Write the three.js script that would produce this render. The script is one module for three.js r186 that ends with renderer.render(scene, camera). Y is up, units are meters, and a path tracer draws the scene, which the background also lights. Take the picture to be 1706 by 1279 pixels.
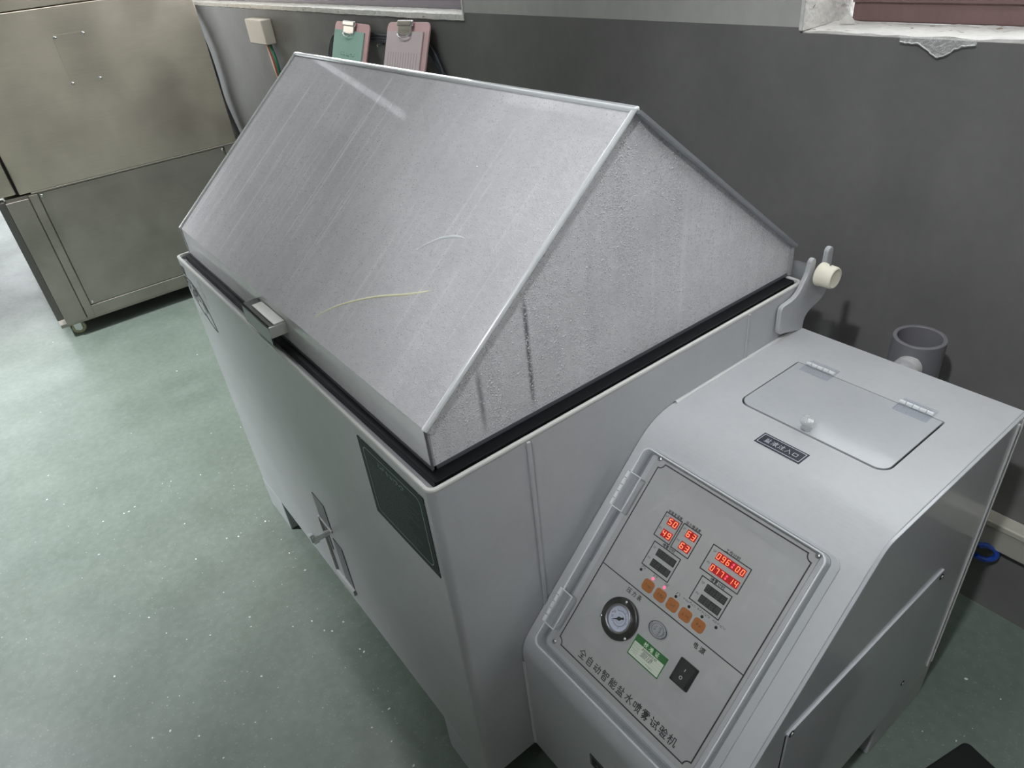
import * as THREE from 'three';
import { RoundedBoxGeometry } from 'three/addons/geometries/RoundedBoxGeometry.js';
import { mergeGeometries, toCreasedNormals } from 'three/addons/utils/BufferGeometryUtils.js';
import { RectAreaLightUniformsLib } from 'three/addons/lights/RectAreaLightUniformsLib.js';
import { Brush, Evaluator, SUBTRACTION } from 'three-bvh-csg';
import { createNoise2D, createNoise3D } from 'simplex-noise';

// ------------------------------------------------------------------ camera, sky, lights, exposure
const scene = new THREE.Scene();
const camera = new THREE.PerspectiveCamera(57.44, 1706 / 1279, 0.02, 60);
camera.position.set(0.61725, 1.3944, 0.27418);
camera.quaternion.set(-0.281031, 0.432602, 0.086149, 0.852323).normalize();
scene.add(camera);
const renderer = new THREE.WebGLRenderer();
renderer.toneMapping = THREE.LinearToneMapping;
renderer.toneMappingExposure = 1.0;
renderer.shadowMap.enabled = true;
renderer.outputColorSpace = THREE.SRGBColorSpace;
RectAreaLightUniformsLib.init();
scene.background = new THREE.Color(0.93, 0.97, 1.0);       // overcast sky, seen and entering through the windows only
scene.backgroundIntensity = 4.2;
const TUBES = [                                            // ceiling battens: centre x, z, length along x, length along z, strength
  { x: 0.42, z: -0.42, lx: 1.1, lz: 0.12, turn: 0, power: 5.6 },
  { x: -1.9, z: -0.2, lx: 1.1, lz: 0.12, turn: 0, power: 24 },  // added batten that brightens the left of the hood
  { x: -4.15, z: -0.08, lx: 1.35, lz: 0.05, turn: -0.19, power: 26 },
];
const SPOTS = [                                            // ceiling spots: first cone kept narrow, second added to brighten the floor
  { from: [0.62, 2.86, 1.25], to: [0.25, 0.75, -1.0], power: 21, angle: 0.40, soft: 0.7, label: 'small round white ceiling downlight above the operator' },
  { from: [-2.6, 2.86, 1.8], to: [-2.0, 0.0, 0.3], power: 105, angle: 0.50, soft: 1, label: 'added unseen ceiling spot brightening the open green floor' },
];
const TUBE_COLOR = [0.93, 0.955, 1.0];
const CEILING = 2.9, WALL_Z = -1.1, ROOM = { x0: -6.4, x1: 2.1, z1: 5.0 };

// ------------------------------------------------------------------ helpers
let seed = 7;
const rnd = () => { seed = (seed * 1664525 + 1013904223) >>> 0; return seed / 4294967296; };
const N2 = createNoise2D(rnd), N3 = createNoise3D(rnd);
const fbm = (x, y, o = 4) => { let s = 0, a = 0.5; for (let i = 0; i < o; i++) { s += a * N2(x, y); x *= 2.03; y *= 2.03; a *= 0.5; } return s; };
const V = (x, y, z) => new THREE.Vector3(x, y, z);
const used = new Map();
const numbered = (name) => { const n = used.get(name) ?? 0; used.set(name, n + 1); return n ? name + '_' + String(n).padStart(3, '0') : name; };
function mesh(name, geometry, material, parent, label) {
  const m = new THREE.Mesh(geometry, material);
  m.name = numbered(name); m.castShadow = m.receiveShadow = true;
  (parent ?? scene).add(m);
  if (label) m.userData.label = label;
  return m;
}
function grp(name, parent, pos) {
  const g = new THREE.Group(); g.name = numbered(name); (parent ?? scene).add(g);
  if (pos) g.position.set(...pos);
  return g;
}
const tag = (o, label, category, group) => { Object.assign(o.userData, { label, category }); if (group) o.userData.group = group; return o; };
const structure = (o) => { o.userData.kind = 'structure'; return o; };
const merge = (...gs) => mergeGeometries(gs.flat().map((g) => { const h = g.index ? g.toNonIndexed() : g; for (const k of Object.keys(h.attributes)) if (!['position', 'normal', 'uv'].includes(k)) h.deleteAttribute(k); return h; }));
// box by its corners, uv in metres
function bx(x0, y0, z0, x1, y1, z1, r = 0) {
  const w = x1 - x0, h = y1 - y0, d = z1 - z0;
  const g = r ? new RoundedBoxGeometry(w, h, d, 3, Math.min(r, w / 2.01, h / 2.01, d / 2.01)) : new THREE.BoxGeometry(w, h, d);
  g.translate((x0 + x1) / 2, (y0 + y1) / 2, (z0 + z1) / 2);
  return boxUV(g);
}
function boxUV(g) {
  if (g.index) g = g.toNonIndexed();
  const p = g.attributes.position, n = g.attributes.normal, uv = new Float32Array(p.count * 2);
  for (let i = 0; i < p.count; i++) {
    const a = Math.abs(n.getX(i)), b = Math.abs(n.getY(i)), c = Math.abs(n.getZ(i));
    const [u, v] = a >= b && a >= c ? [p.getZ(i), p.getY(i)] : b >= c ? [p.getX(i), p.getZ(i)] : [p.getX(i), p.getY(i)];
    uv[2 * i] = u; uv[2 * i + 1] = v;
  }
  g.setAttribute('uv', new THREE.BufferAttribute(uv, 2));
  return g;
}
const rrect = (x0, y0, x1, y1, r, S = THREE.Shape) => {
  const s = new S(); const [a, b, c, d] = Array.isArray(r) ? r : [r, r, r, r];   // corner radii: (x0,y0) (x1,y0) (x1,y1) (x0,y1)
  s.moveTo(x0 + a, y0); s.lineTo(x1 - b, y0); if (b) s.absarc(x1 - b, y0 + b, b, -Math.PI / 2, 0);
  s.lineTo(x1, y1 - c); if (c) s.absarc(x1 - c, y1 - c, c, 0, Math.PI / 2);
  s.lineTo(x0 + d, y1); if (d) s.absarc(x0 + d, y1 - d, d, Math.PI / 2, Math.PI);
  s.lineTo(x0, y0 + a); if (a) s.absarc(x0 + a, y0 + a, a, Math.PI, 1.5 * Math.PI);
  return s;
};
const poly = (pts, S = THREE.Shape) => { const s = new S(); pts.forEach(([x, y], i) => (i ? s.lineTo(x, y) : s.moveTo(x, y))); s.closePath(); return s; };
// shape drawn in (z, y), swept from x0 to x1
function sweepX(shape, x0, x1, bevel = 0, curve = 10) {
  const g = new THREE.ExtrudeGeometry(shape, { depth: x1 - x0 - 2 * bevel, bevelEnabled: bevel > 0, bevelSize: bevel, bevelThickness: bevel, bevelOffset: -bevel, bevelSegments: 2, curveSegments: curve });
  g.applyMatrix4(new THREE.Matrix4().makeBasis(V(0, 0, 1), V(0, 1, 0), V(-1, 0, 0)).setPosition(x1 - bevel, 0, 0));
  return boxUV(g);
}
// shape drawn in (x, -z), raised from y0 to y1
function riseY(shape, y0, y1, bevel = 0, curve = 10) {
  const g = new THREE.ExtrudeGeometry(shape, { depth: y1 - y0 - 2 * bevel, bevelEnabled: bevel > 0, bevelSize: bevel, bevelThickness: bevel, bevelOffset: -bevel, bevelSegments: 2, curveSegments: curve });
  g.rotateX(-Math.PI / 2); g.translate(0, y0 + bevel, 0);
  return boxUV(g);
}
// shape drawn in (x, y), swept from z0 to z1
function sweepZ(shape, z0, z1, bevel = 0, curve = 10) {
  const g = new THREE.ExtrudeGeometry(shape, { depth: z1 - z0 - 2 * bevel, bevelEnabled: bevel > 0, bevelSize: bevel, bevelThickness: bevel, bevelOffset: -bevel, bevelSegments: 2, curveSegments: curve });
  g.translate(0, 0, z0 + bevel);
  return boxUV(g);
}
const tube = (pts, r, seg = 40, sides = 8) => new THREE.TubeGeometry(new THREE.CatmullRomCurve3(pts), seg, r, sides);
const cylX = (x0, x1, y, z, r, n = 32) => new THREE.CylinderGeometry(r, r, x1 - x0, n).rotateZ(Math.PI / 2).translate((x0 + x1) / 2, y, z);
function canvas(w, h, draw) {
  const c = document.createElement('canvas'); c.width = w; c.height = h;
  const g = c.getContext('2d'); draw(g, w, h);
  const t = new THREE.CanvasTexture(c); t.colorSpace = THREE.SRGBColorSpace; t.anisotropy = 8;
  return t;
}
function pixels(w, h, fn, srgb = true, repeat = true) {
  const d = new Uint8Array(w * h * 4);
  for (let y = 0; y < h; y++) for (let x = 0; x < w; x++) { const c = fn(x / w, y / h), o = (y * w + x) * 4; for (let k = 0; k < 3; k++) d[o + k] = Math.max(0, Math.min(255, Array.isArray(c) ? c[k] : c)); d[o + 3] = 255; }
  const t = new THREE.DataTexture(d, w, h); t.magFilter = THREE.LinearFilter; t.minFilter = THREE.LinearMipmapLinearFilter; t.generateMipmaps = true;
  if (srgb) t.colorSpace = THREE.SRGBColorSpace;
  if (repeat) t.wrapS = t.wrapT = THREE.MirroredRepeatWrapping;
  t.needsUpdate = true;
  return t;
}
const std = (o) => new THREE.MeshStandardMaterial(o), phy = (o) => new THREE.MeshPhysicalMaterial(o);
const lin = (r, g, b) => new THREE.Color().setRGB(r, g, b);
const at = (t, rx, ry, ox = 0, oy = 0) => { const c = t.clone(); c.repeat.set(rx, ry); c.offset.set(ox, oy); c.needsUpdate = true; return c; };

// Chinese characters as strokes on a 20 x 20 grid: each point is two letters (a = 0 ... u = 20)
const WATER = 'ccff biek btfn', TALK = 'dbfe bififrio';
const HAN = {
  室: 'kakc cdcg cdsdrg fhph jhflpl njqm fopo klkt ctst', 桶: 'bfjf fafu fgbn fhjl lbsbpe mdpf lgtgttrt lglu lktk lptp pgpt',
  全: 'kabi kati fjpj gooo ctst kjkt', 自: 'kaie eeqeqtetee ejqj eoqo', 动: 'ceie bjjj fjcqip hmjr lhthssqr ocojlt',
  智: 'eace dcjc bgkg gcfhck ghjk mcscsimimc fmpmpufufm fqpq', 能: 'gacfif hdjg didt dijijths dljl dojo scnf mbmisitg slno mlmtsttq',
  盐: 'ceke gbgj bjlj oaol ofsh enqn enet init mnmt qnqt bttt', 水: 'kaktir cgigcp relj kgtr',
  喷: 'begegobobe jdtd oaog igug leli reri kjsjsq kjkq olopju pqtu', 雾: 'ebqb cesesh cebh kbki fgig mgpg fiii mipi ijdn hkpkeq imrp fqpqoumu kojrfu',
  试: TALK + ' ifuf jkpk mkmq ispq qbrmttuq sbud', 验: 'ccichk dfckjkitgs bpgo obji obui liri lmmq olpp slqr jtut', 机: 'bfjf fafu fgbn fhjl mcmmju mcrcrsusup',
  液: WATER + ' nand heue kfhm jkju ogll nisilt nmuu', 注: WATER + ' napd iftf jlsl hsus nfns', 入: 'hbkett kgct', 口: 'dfrfrrdrdf',
  压: 'cctc dcdkbt gksk fsts mfms onqp', 力: 'dgrgpsmr kbjjdt', 表: 'ecqc fgpg cksk kakk kkcq hmhtlr qmmo klst',
  电: 'eeqeqnenee eiqi kakssssp', 源: WATER + ' icuc icikgt odnf lfsfsmlmlf lisi omotms lojs rous',
  校: 'bfjf fafu fgbn fhjl papd keue ngkj rguj sjkt mkut', 准: 'cdfg bqfk kbhj jhju obpe jgtg jktk joto jtut ogot',
  证: TALK + ' jctc ocos oktk kiks isus', 工: 'cdsd kdkr brtr', 作: 'gabj egeu lahi jfuf mfmu mktk mptp', 计: TALK + ' iiui obou',
  时: 'bdhdhqbqbd bjhj jfuf rartos ljnn', 温: WATER + ' kbsbsikikb kese jmtm jmjs mmms pmps tmts hsus', 度: 'kalc ddtd dddlbt fhsh ifilplpf gnqnfu iosu',
};
function han(g, text, x, y, size, step, weight = 0.075, color) {            // x, y: top left of the first character
  g.save(); if (color) g.strokeStyle = color; g.lineWidth = size * weight; g.lineCap = 'round'; g.lineJoin = 'round';
  [...text].forEach((ch, i) => {
    for (const s of (HAN[ch] ?? '').split(' ')) {
      g.beginPath();
      for (let k = 0; k + 1 < s.length; k += 2) { const px = x + i * step + (s.charCodeAt(k) - 97) / 20 * size, py = y + (s.charCodeAt(k + 1) - 97) / 20 * size; k ? g.lineTo(px, py) : g.moveTo(px, py); }
      g.stroke();
    }
  });
  g.restore();
}
function smudge(g, x, y, n, size, color, a = 1) {                            // print too small to read in the photograph
  g.save(); g.strokeStyle = color; g.globalAlpha = a; g.lineWidth = size * 0.1;
  for (let i = 0; i < n; i++) for (let k = 0; k < 6; k++) {
    const px = x + i * size * 1.08 + rnd() * size * 0.8, py = y + rnd() * size * 0.8, h = rnd() < 0.55;
    g.beginPath(); g.moveTo(px, py); g.lineTo(h ? px + size * 0.4 : px, h ? py : py + size * 0.4); g.stroke();
  }
  g.restore();
}

// ------------------------------------------------------------------ materials
const pvcTex = pixels(512, 512, (u, v) => { const n = 244 + 8 * fbm(u * 3, v * 3) + 3 * fbm(u * 40, v * 40, 2); return [n, n, n]; });
const PVC = phy({ color: lin(0.50, 0.51, 0.52), roughness: 0.42, map: at(pvcTex, 1.4, 1.4), clearcoat: 0.25, clearcoatRoughness: 0.2 });
const PVC_SHINY = phy({ color: lin(0.46, 0.475, 0.49), roughness: 0.3, map: at(pvcTex, 1.4, 1.4, 0.3, 0.2), clearcoat: 0.6, clearcoatRoughness: 0.08 });
const PVC_WELD = std({ color: lin(0.56, 0.56, 0.55), roughness: 0.4 });
const PVC_DARK = std({ color: lin(0.13, 0.125, 0.14), roughness: 0.4 });
const RIM = std({ color: lin(0.56, 0.56, 0.53), roughness: 0.35 });
const BLACK = phy({ color: lin(0.0025, 0.003, 0.0035), roughness: 0.45, specularIntensity: 0.5 });
const BLACK_MATTE = std({ color: lin(0.005, 0.0055, 0.0055), roughness: 0.8 });
const CREAM = std({ color: lin(0.82, 0.78, 0.64), roughness: 0.4 });
const CLEAR = phy({ color: 0xffffff, transmission: 1, roughness: 0.03, thickness: 0, ior: 1.49 });
const ACRYLIC = phy({ color: lin(0.85, 0.87, 0.88), transmission: 0.72, roughness: 0.16, thickness: 0, ior: 1.49 });
const ACRYLIC_EDGE = phy({ color: lin(0.9, 0.92, 0.92), transmission: 0.35, roughness: 0.2, thickness: 0, clearcoat: 1, clearcoatRoughness: 0.05 });
const CHROME = std({ color: lin(0.75, 0.75, 0.76), metalness: 1, roughness: 0.18 });
const steelTex = pixels(512, 512, (u, v) => { const n = 226 + 22 * fbm(u * 2.2, v * 2.2) + 3 * N2(u * 6, v * 220); return [n, n * 0.985, n * 0.955]; });
const steelRough = pixels(512, 512, (u, v) => 150 + 50 * fbm(u * 3 + 9, v * 3) + 6 * N2(u * 5, v * 160), false);
const STEEL = std({ color: lin(0.92, 0.86, 0.76), metalness: 0.95, roughness: 0.66, map: at(steelTex, 0.9, 0.9), roughnessMap: at(steelRough, 0.9, 0.9) });
const STEEL_SHADED = std({ color: lin(0.55, 0.53, 0.5), metalness: 0.95, roughness: 0.5, map: at(steelTex, 1.3, 1.3) });  // same steel; the dimmer light low down is put into the colour

const wallTex = pixels(1024, 512, (u, v) => { const n = 226 + 18 * fbm(u * 5, v * 3) + 6 * fbm(u * 40, v * 26, 3); return [n, n * 0.995, n * 0.985]; });
const WALL_DARK = phy({ color: lin(0.215, 0.213, 0.208), roughness: 0.58, map: at(wallTex, 0.6, 0.8) });
const WALL_LIGHT = std({ color: lin(0.56, 0.56, 0.53), roughness: 0.85, map: at(wallTex, 0.5, 0.5) });
const plasterTex = pixels(512, 512, (u, v) => { const n = 236 + 12 * fbm(u * 6, v * 6), d = fbm(u * 11 + 4, v * 11) > 0.52 ? 0.72 : 1; return [n * d, n * d * (d < 1 ? 0.94 : 1), n * d * (d < 1 ? 0.84 : 0.99)]; });
const plasterBump = pixels(512, 512, (u, v) => 128 + 90 * fbm(u * 12, v * 12), false);
const PLASTER = std({ color: lin(0.82, 0.80, 0.77), roughness: 0.9, map: at(plasterTex, 2, 2), bumpMap: at(plasterBump, 3, 3), bumpScale: 0.006 });
const CEILING_PAINT = std({ color: lin(0.72, 0.72, 0.7), roughness: 0.95 });
const floorTex = pixels(1024, 1024, (u, v) => {
  const a = fbm(u * 6, v * 6), b = fbm(u * 60, v * 60, 3), s = N2(u * 210, v * 210), w = s > 0.86 ? 34 : 0;
  return [120 + 11 * a + 8 * b + w, 134 + 11 * a + 8 * b + w * 0.8, 123 + 11 * a + 8 * b + w * 0.8];
});
const floorRough = pixels(512, 512, (u, v) => 100 + 20 * fbm(u * 4, v * 4) + 14 * fbm(u * 50, v * 50, 2), false);
const FLOOR = phy({ map: at(floorTex, 0.5, 0.5), color: lin(0.80, 0.78, 0.78), roughness: 1.0, roughnessMap: at(floorRough, 0.5, 0.5) });

// the hood's fogged acrylic: a film of condensation with runs down the slope
const runs = (n, len, spread) => Array.from({ length: n }, () => ({ x: rnd(), w: 0.0006 + rnd() * spread, t: rnd() * 0.6, l: len * (0.35 + rnd()), s: rnd() * 2 - 0.7 }));
function fog(w, h, list, grain, tint) {
  const col = new Float32Array(w * h);
  for (const r of list) {
    const y0 = Math.floor(r.t * h), y1 = Math.min(h, Math.floor((r.t + r.l) * h)), cx = r.x * w, hw = Math.max(0.8, r.w * w);
    for (let y = y0; y < y1; y++) { const fade = Math.min(1, (y - y0) / 30, (y1 - y) / 60); for (let x = Math.floor(cx - hw); x <= cx + hw; x++) if (x >= 0 && x < w) col[y * w + x] += r.s * fade * (1 - Math.abs(x - cx) / (hw + 1)); }
  }
  return pixels(w, h, (u, v) => {
    const x = Math.floor(u * w), y = Math.floor((1 - v) * h - 1e-6), c = col[Math.max(0, Math.min(h - 1, y)) * w + x];
    const n = tint + 10 * fbm(u * 3, v * 2.2) + 3.4 * N2(u * 24 + 3, v * 0.9) + 0.8 * N2(u * 110, v * 1.6) + grain * fbm(u * 46, v * 34, 3) + 13 * c;
    return [n, n, n + 1];
  }, true, false);
}
const dropBump = pixels(1024, 1024, (u, v) => { const d = Math.max(0, N2(u * 120, v * 120)), e = Math.max(0, N2(u * 75 + 50, v * 75) - 0.2); return 60 + 120 * d * d + 110 * e; }, false);
const fogFront = fog(1024, 512, [...runs(46, 0.7, 0.0022).map((r) => ({ ...r, x: r.x * 0.55, w: r.w * 1.4, s: Math.abs(r.s) * 2.2 })), ...runs(30, 0.6, 0.004)], 7, 234);
const fogFlange = fog(512, 64, runs(20, 0.9, 0.004), 6, 252);
const fogSide = fog(1024, 512, [...runs(60, 0.8, 0.006).map((r) => ({ ...r, s: r.s * 0.7 })), { x: 0.776, w: 0.006, t: 0.5, l: 0.49, s: -10 }, { x: 0.885, w: 0.007, t: 0.68, l: 0.31, s: -6 }], 10, 244);
const fogMat = (map, sx, sy, o = {}) => phy({ color: lin(0.96, 0.94, 0.945), map, transmission: 0.2, roughness: 0.75, specularIntensity: 0.4, thickness: 0, clearcoat: 0.05, clearcoatRoughness: 0.05, bumpMap: at(dropBump, sx, sy), bumpScale: 0.0025, ...o });

// ------------------------------------------------------------------ room shell
const W2 = { x0: -0.258, x1: 1.5, y0: 1.15, y1: 2.35 }, W1 = { x0: -4.6, x1: -1.436, y0: 1.15, y1: 2.35 }, DEEP = 0.26, PAINT = 1.157;
{
  const { x0, x1, z1 } = ROOM;
  structure(mesh('floor', bx(x0 - 0.2, -0.12, WALL_Z - 0.3, x1 + 0.2, 0, z1 + 0.2), FLOOR));
  structure(mesh('ceiling', bx(x0 - 0.2, CEILING, WALL_Z - 0.3, x1 + 0.2, CEILING + 0.15, z1 + 0.2), CEILING_PAINT));
  const back = structure(grp('wall_rear'));
  const zb = WALL_Z - DEEP;
  const sk = W1.y0 - 0.018;
  mesh('dark_paint', merge(bx(x0 - 0.2, 0, zb, x1 + 0.2, sk, WALL_Z), bx(W1.x1, sk, zb, W2.x0, PAINT, WALL_Z), bx(W2.x0, sk, WALL_Z - 0.012, x1 + 0.2, W2.y0 - 0.003, WALL_Z)), WALL_DARK, back, 'dark grey glossy paint on the lower wall');
  mesh('light_paint', merge(
    bx(W1.x1, PAINT, zb, W2.x0, CEILING, WALL_Z), bx(x0 - 0.2, sk, zb, W1.x0, CEILING, WALL_Z),
    bx(W2.x1, W2.y0, zb, x1 + 0.2, CEILING, WALL_Z), bx(W1.x0, W1.y1, zb, W1.x1, CEILING, WALL_Z), bx(W2.x0, W2.y1, zb, W2.x1, CEILING, WALL_Z)), WALL_LIGHT, back, 'pale grey paint on the upper wall');
  // left wall with a wide daylight opening, right and front walls behind the camera
  const left = structure(grp('wall_left'));
  mesh('lower_wall', merge(bx(x0 - 0.2, 0, WALL_Z - 0.3, x0, 0.06, z1 + 0.2)), WALL_LIGHT, left);
  mesh('upper_wall', merge(bx(x0 - 0.2, 2.3, WALL_Z - 0.3, x0, CEILING, z1 + 0.2), bx(x0 - 0.2, 0.06, WALL_Z - 0.3, x0, 2.3, -0.8), bx(x0 - 0.2, 0.06, 2.2, x0, 2.3, z1 + 0.2)), WALL_LIGHT, left);
  structure(mesh('wall_right', bx(x1, 0, WALL_Z - 0.3, x1 + 0.2, CEILING, z1 + 0.2), WALL_LIGHT));
  structure(mesh('wall_front', bx(x0 - 0.2, 0, z1, x1 + 0.2, CEILING, z1 + 0.2), WALL_LIGHT));
}
// windows in the rear wall: plastered reveal, sill, frame, panes
const FRAME_BROWN = std({ color: lin(0.26, 0.165, 0.16), roughness: 0.5, map: at(wallTex, 1.5, 1.2) });
function plasterSlab(x0, y0, z0, x1, y1, z1, amp) {                          // lumpy hand-laid plaster
  const g = new THREE.BoxGeometry(x1 - x0, y1 - y0, z1 - z0, Math.max(2, Math.round((x1 - x0) / 0.012)), 3, Math.max(2, Math.round((z1 - z0) / 0.012)));
  g.translate((x0 + x1) / 2, (y0 + y1) / 2, (z0 + z1) / 2);
  const p = g.attributes.position;
  for (let i = 0; i < p.count; i++) { const x = p.getX(i), y = p.getY(i), z = p.getZ(i); p.setXYZ(i, x, y + amp * N3(x * 16, y * 16, z * 16), z + amp * (N3(x * 14, y * 20 + 7, z * 14) + 0.6 * N3(x * 55, y * 50, z * 9))); }
  g.computeVertexNormals();
  return boxUV(g);
}
function windowIn(name, w, frameMat, zf, amp, lip) {
  const g = structure(grp(name)), zb = WALL_Z - DEEP;
  mesh('window_sill', plasterSlab(w.x0 - 0.002, w.y0 - 0.016, zf, w.x1 + 0.002, w.y0 + 0.001, WALL_Z + lip, amp), PLASTER, g, 'white plaster sill');
  mesh('window_reveal', merge(bx(w.x0 - 0.004, w.y0, zb, w.x0 + 0.006, w.y1, WALL_Z + 0.003, 0.003), bx(w.x1 - 0.006, w.y0, zb, w.x1 + 0.004, w.y1, WALL_Z + 0.003, 0.003), bx(w.x0, w.y1 - 0.006, zb, w.x1, w.y1 + 0.004, WALL_Z + 0.003, 0.003)), PLASTER, g);
  const f = 0.06, x0 = w.x0 + 0.03, x1 = w.x1 - 0.006;
  mesh('window_frame', merge(bx(x0, w.y0, zf - 0.05, x1, w.y0 + 0.095, zf, 0.004), bx(x0, w.y1 - f, zf - 0.05, x1, w.y1, zf, 0.004), bx(x0, w.y0 + 0.09, zf - 0.05, x0 + f, w.y1 - f, zf, 0.004), bx(x1 - f, w.y0 + 0.09, zf - 0.05, x1, w.y1 - f, zf, 0.004),
    bx((x0 + x1) / 2 - f / 2, w.y0 + 0.09, zf - 0.05, (x0 + x1) / 2 + f / 2, w.y1 - f, zf, 0.004), bx(x0, w.y0 + 0.035, zf, x1, w.y0 + 0.045, zf + 0.006, 0.002)), frameMat, g);
  mesh('window_pane', bx(x0 + f, w.y0 + 0.095, zf - 0.03, (x0 + x1) / 2 - f / 2, w.y1 - f, zf - 0.025), CLEAR, g);
  mesh('window_pane', bx((x0 + x1) / 2 + f / 2, w.y0 + 0.095, zf - 0.03, x1 - f, w.y1 - f, zf - 0.025), CLEAR, g);
  return g;
}
windowIn('window_1', W1, std({ color: lin(0.30, 0.27, 0.30), roughness: 0.4 }), WALL_Z - 0.085, 0.0012, 0.004);
windowIn('window_2', W2, FRAME_BROWN, WALL_Z - 0.128, 0.002, -0.005);
{
  const g = structure(grp('door_1')), x = ROOM.x0 - 0.1, Z0 = -0.8, Z1 = 2.2, ZM = 0.7;   // wide glazed doors far down the room, their light lies on the floor
  mesh('door_frame', merge(bx(x - 0.03, 0.06, Z0, x + 0.03, 0.13, Z1), bx(x - 0.03, 2.23, Z0, x + 0.03, 2.3, Z1), bx(x - 0.03, 0.13, Z0, x + 0.03, 2.23, Z0 + 0.06), bx(x - 0.03, 0.13, Z1 - 0.06, x + 0.03, 2.23, Z1), bx(x - 0.03, 0.13, ZM - 0.04, x + 0.03, 2.23, ZM + 0.04)), WALL_LIGHT, g);
  mesh('door_pane', bx(x - 0.004, 0.13, Z0 + 0.06, x + 0.002, 2.23, ZM - 0.04), CLEAR, g);
  mesh('door_pane', bx(x - 0.004, 0.13, ZM + 0.04, x + 0.002, 2.23, Z1 - 0.06), CLEAR, g);
}
// ceiling battens
TUBES.forEach((t, i) => {
  const g = tag(grp('ceiling_light', scene, [t.x, CEILING, t.z]), ['white ceiling batten straight above the control cabinet', 'added unseen ceiling batten brightening the fogged hood', 'long thin white ceiling batten above the steel cabinet'][i], 'ceiling light');
  g.rotation.y = t.turn;
  mesh('housing', bx(-t.lx / 2 - 0.02, -0.05, -t.lz / 2 - 0.02, t.lx / 2 + 0.02, 0, t.lz / 2 + 0.02, 0.01), CEILING_PAINT, g);
  mesh('diffuser', bx(-t.lx / 2, -0.068, -t.lz / 2, t.lx / 2, -0.05, t.lz / 2, 0.006), std({ color: 0xffffff, emissive: lin(...TUBE_COLOR), emissiveIntensity: 6 }), g);
  const l = new THREE.RectAreaLight(lin(...TUBE_COLOR), t.power, t.lx, t.lz);
  l.name = numbered('tube_light'); l.position.set(0, -0.074, 0); l.rotation.x = -Math.PI / 2; g.add(l);
});

for (const p of SPOTS) {
  const g = tag(grp('downlight', scene, p.from), p.label, 'ceiling light');
  mesh('trim', new THREE.TorusGeometry(0.05, 0.012, 10, 32).rotateX(Math.PI / 2).translate(0, 0.03, 0), CEILING_PAINT, g);
  mesh('lens', new THREE.CylinderGeometry(0.045, 0.045, 0.01, 32).translate(0, 0.03, 0), std({ color: 0xffffff, emissive: lin(...TUBE_COLOR), emissiveIntensity: 6 }), g);
  const l = new THREE.SpotLight(lin(...TUBE_COLOR), p.power, 0, p.angle, p.soft, 2);
  l.name = numbered('downlight_beam'); l.castShadow = true; l.shadow.radius = 3; l.position.set(0, 0.015, 0); g.add(l);
  l.target.position.set(...p.to.map((v, i) => v - p.from[i])); l.target.name = numbered('beam_aim'); g.add(l.target);
}

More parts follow.
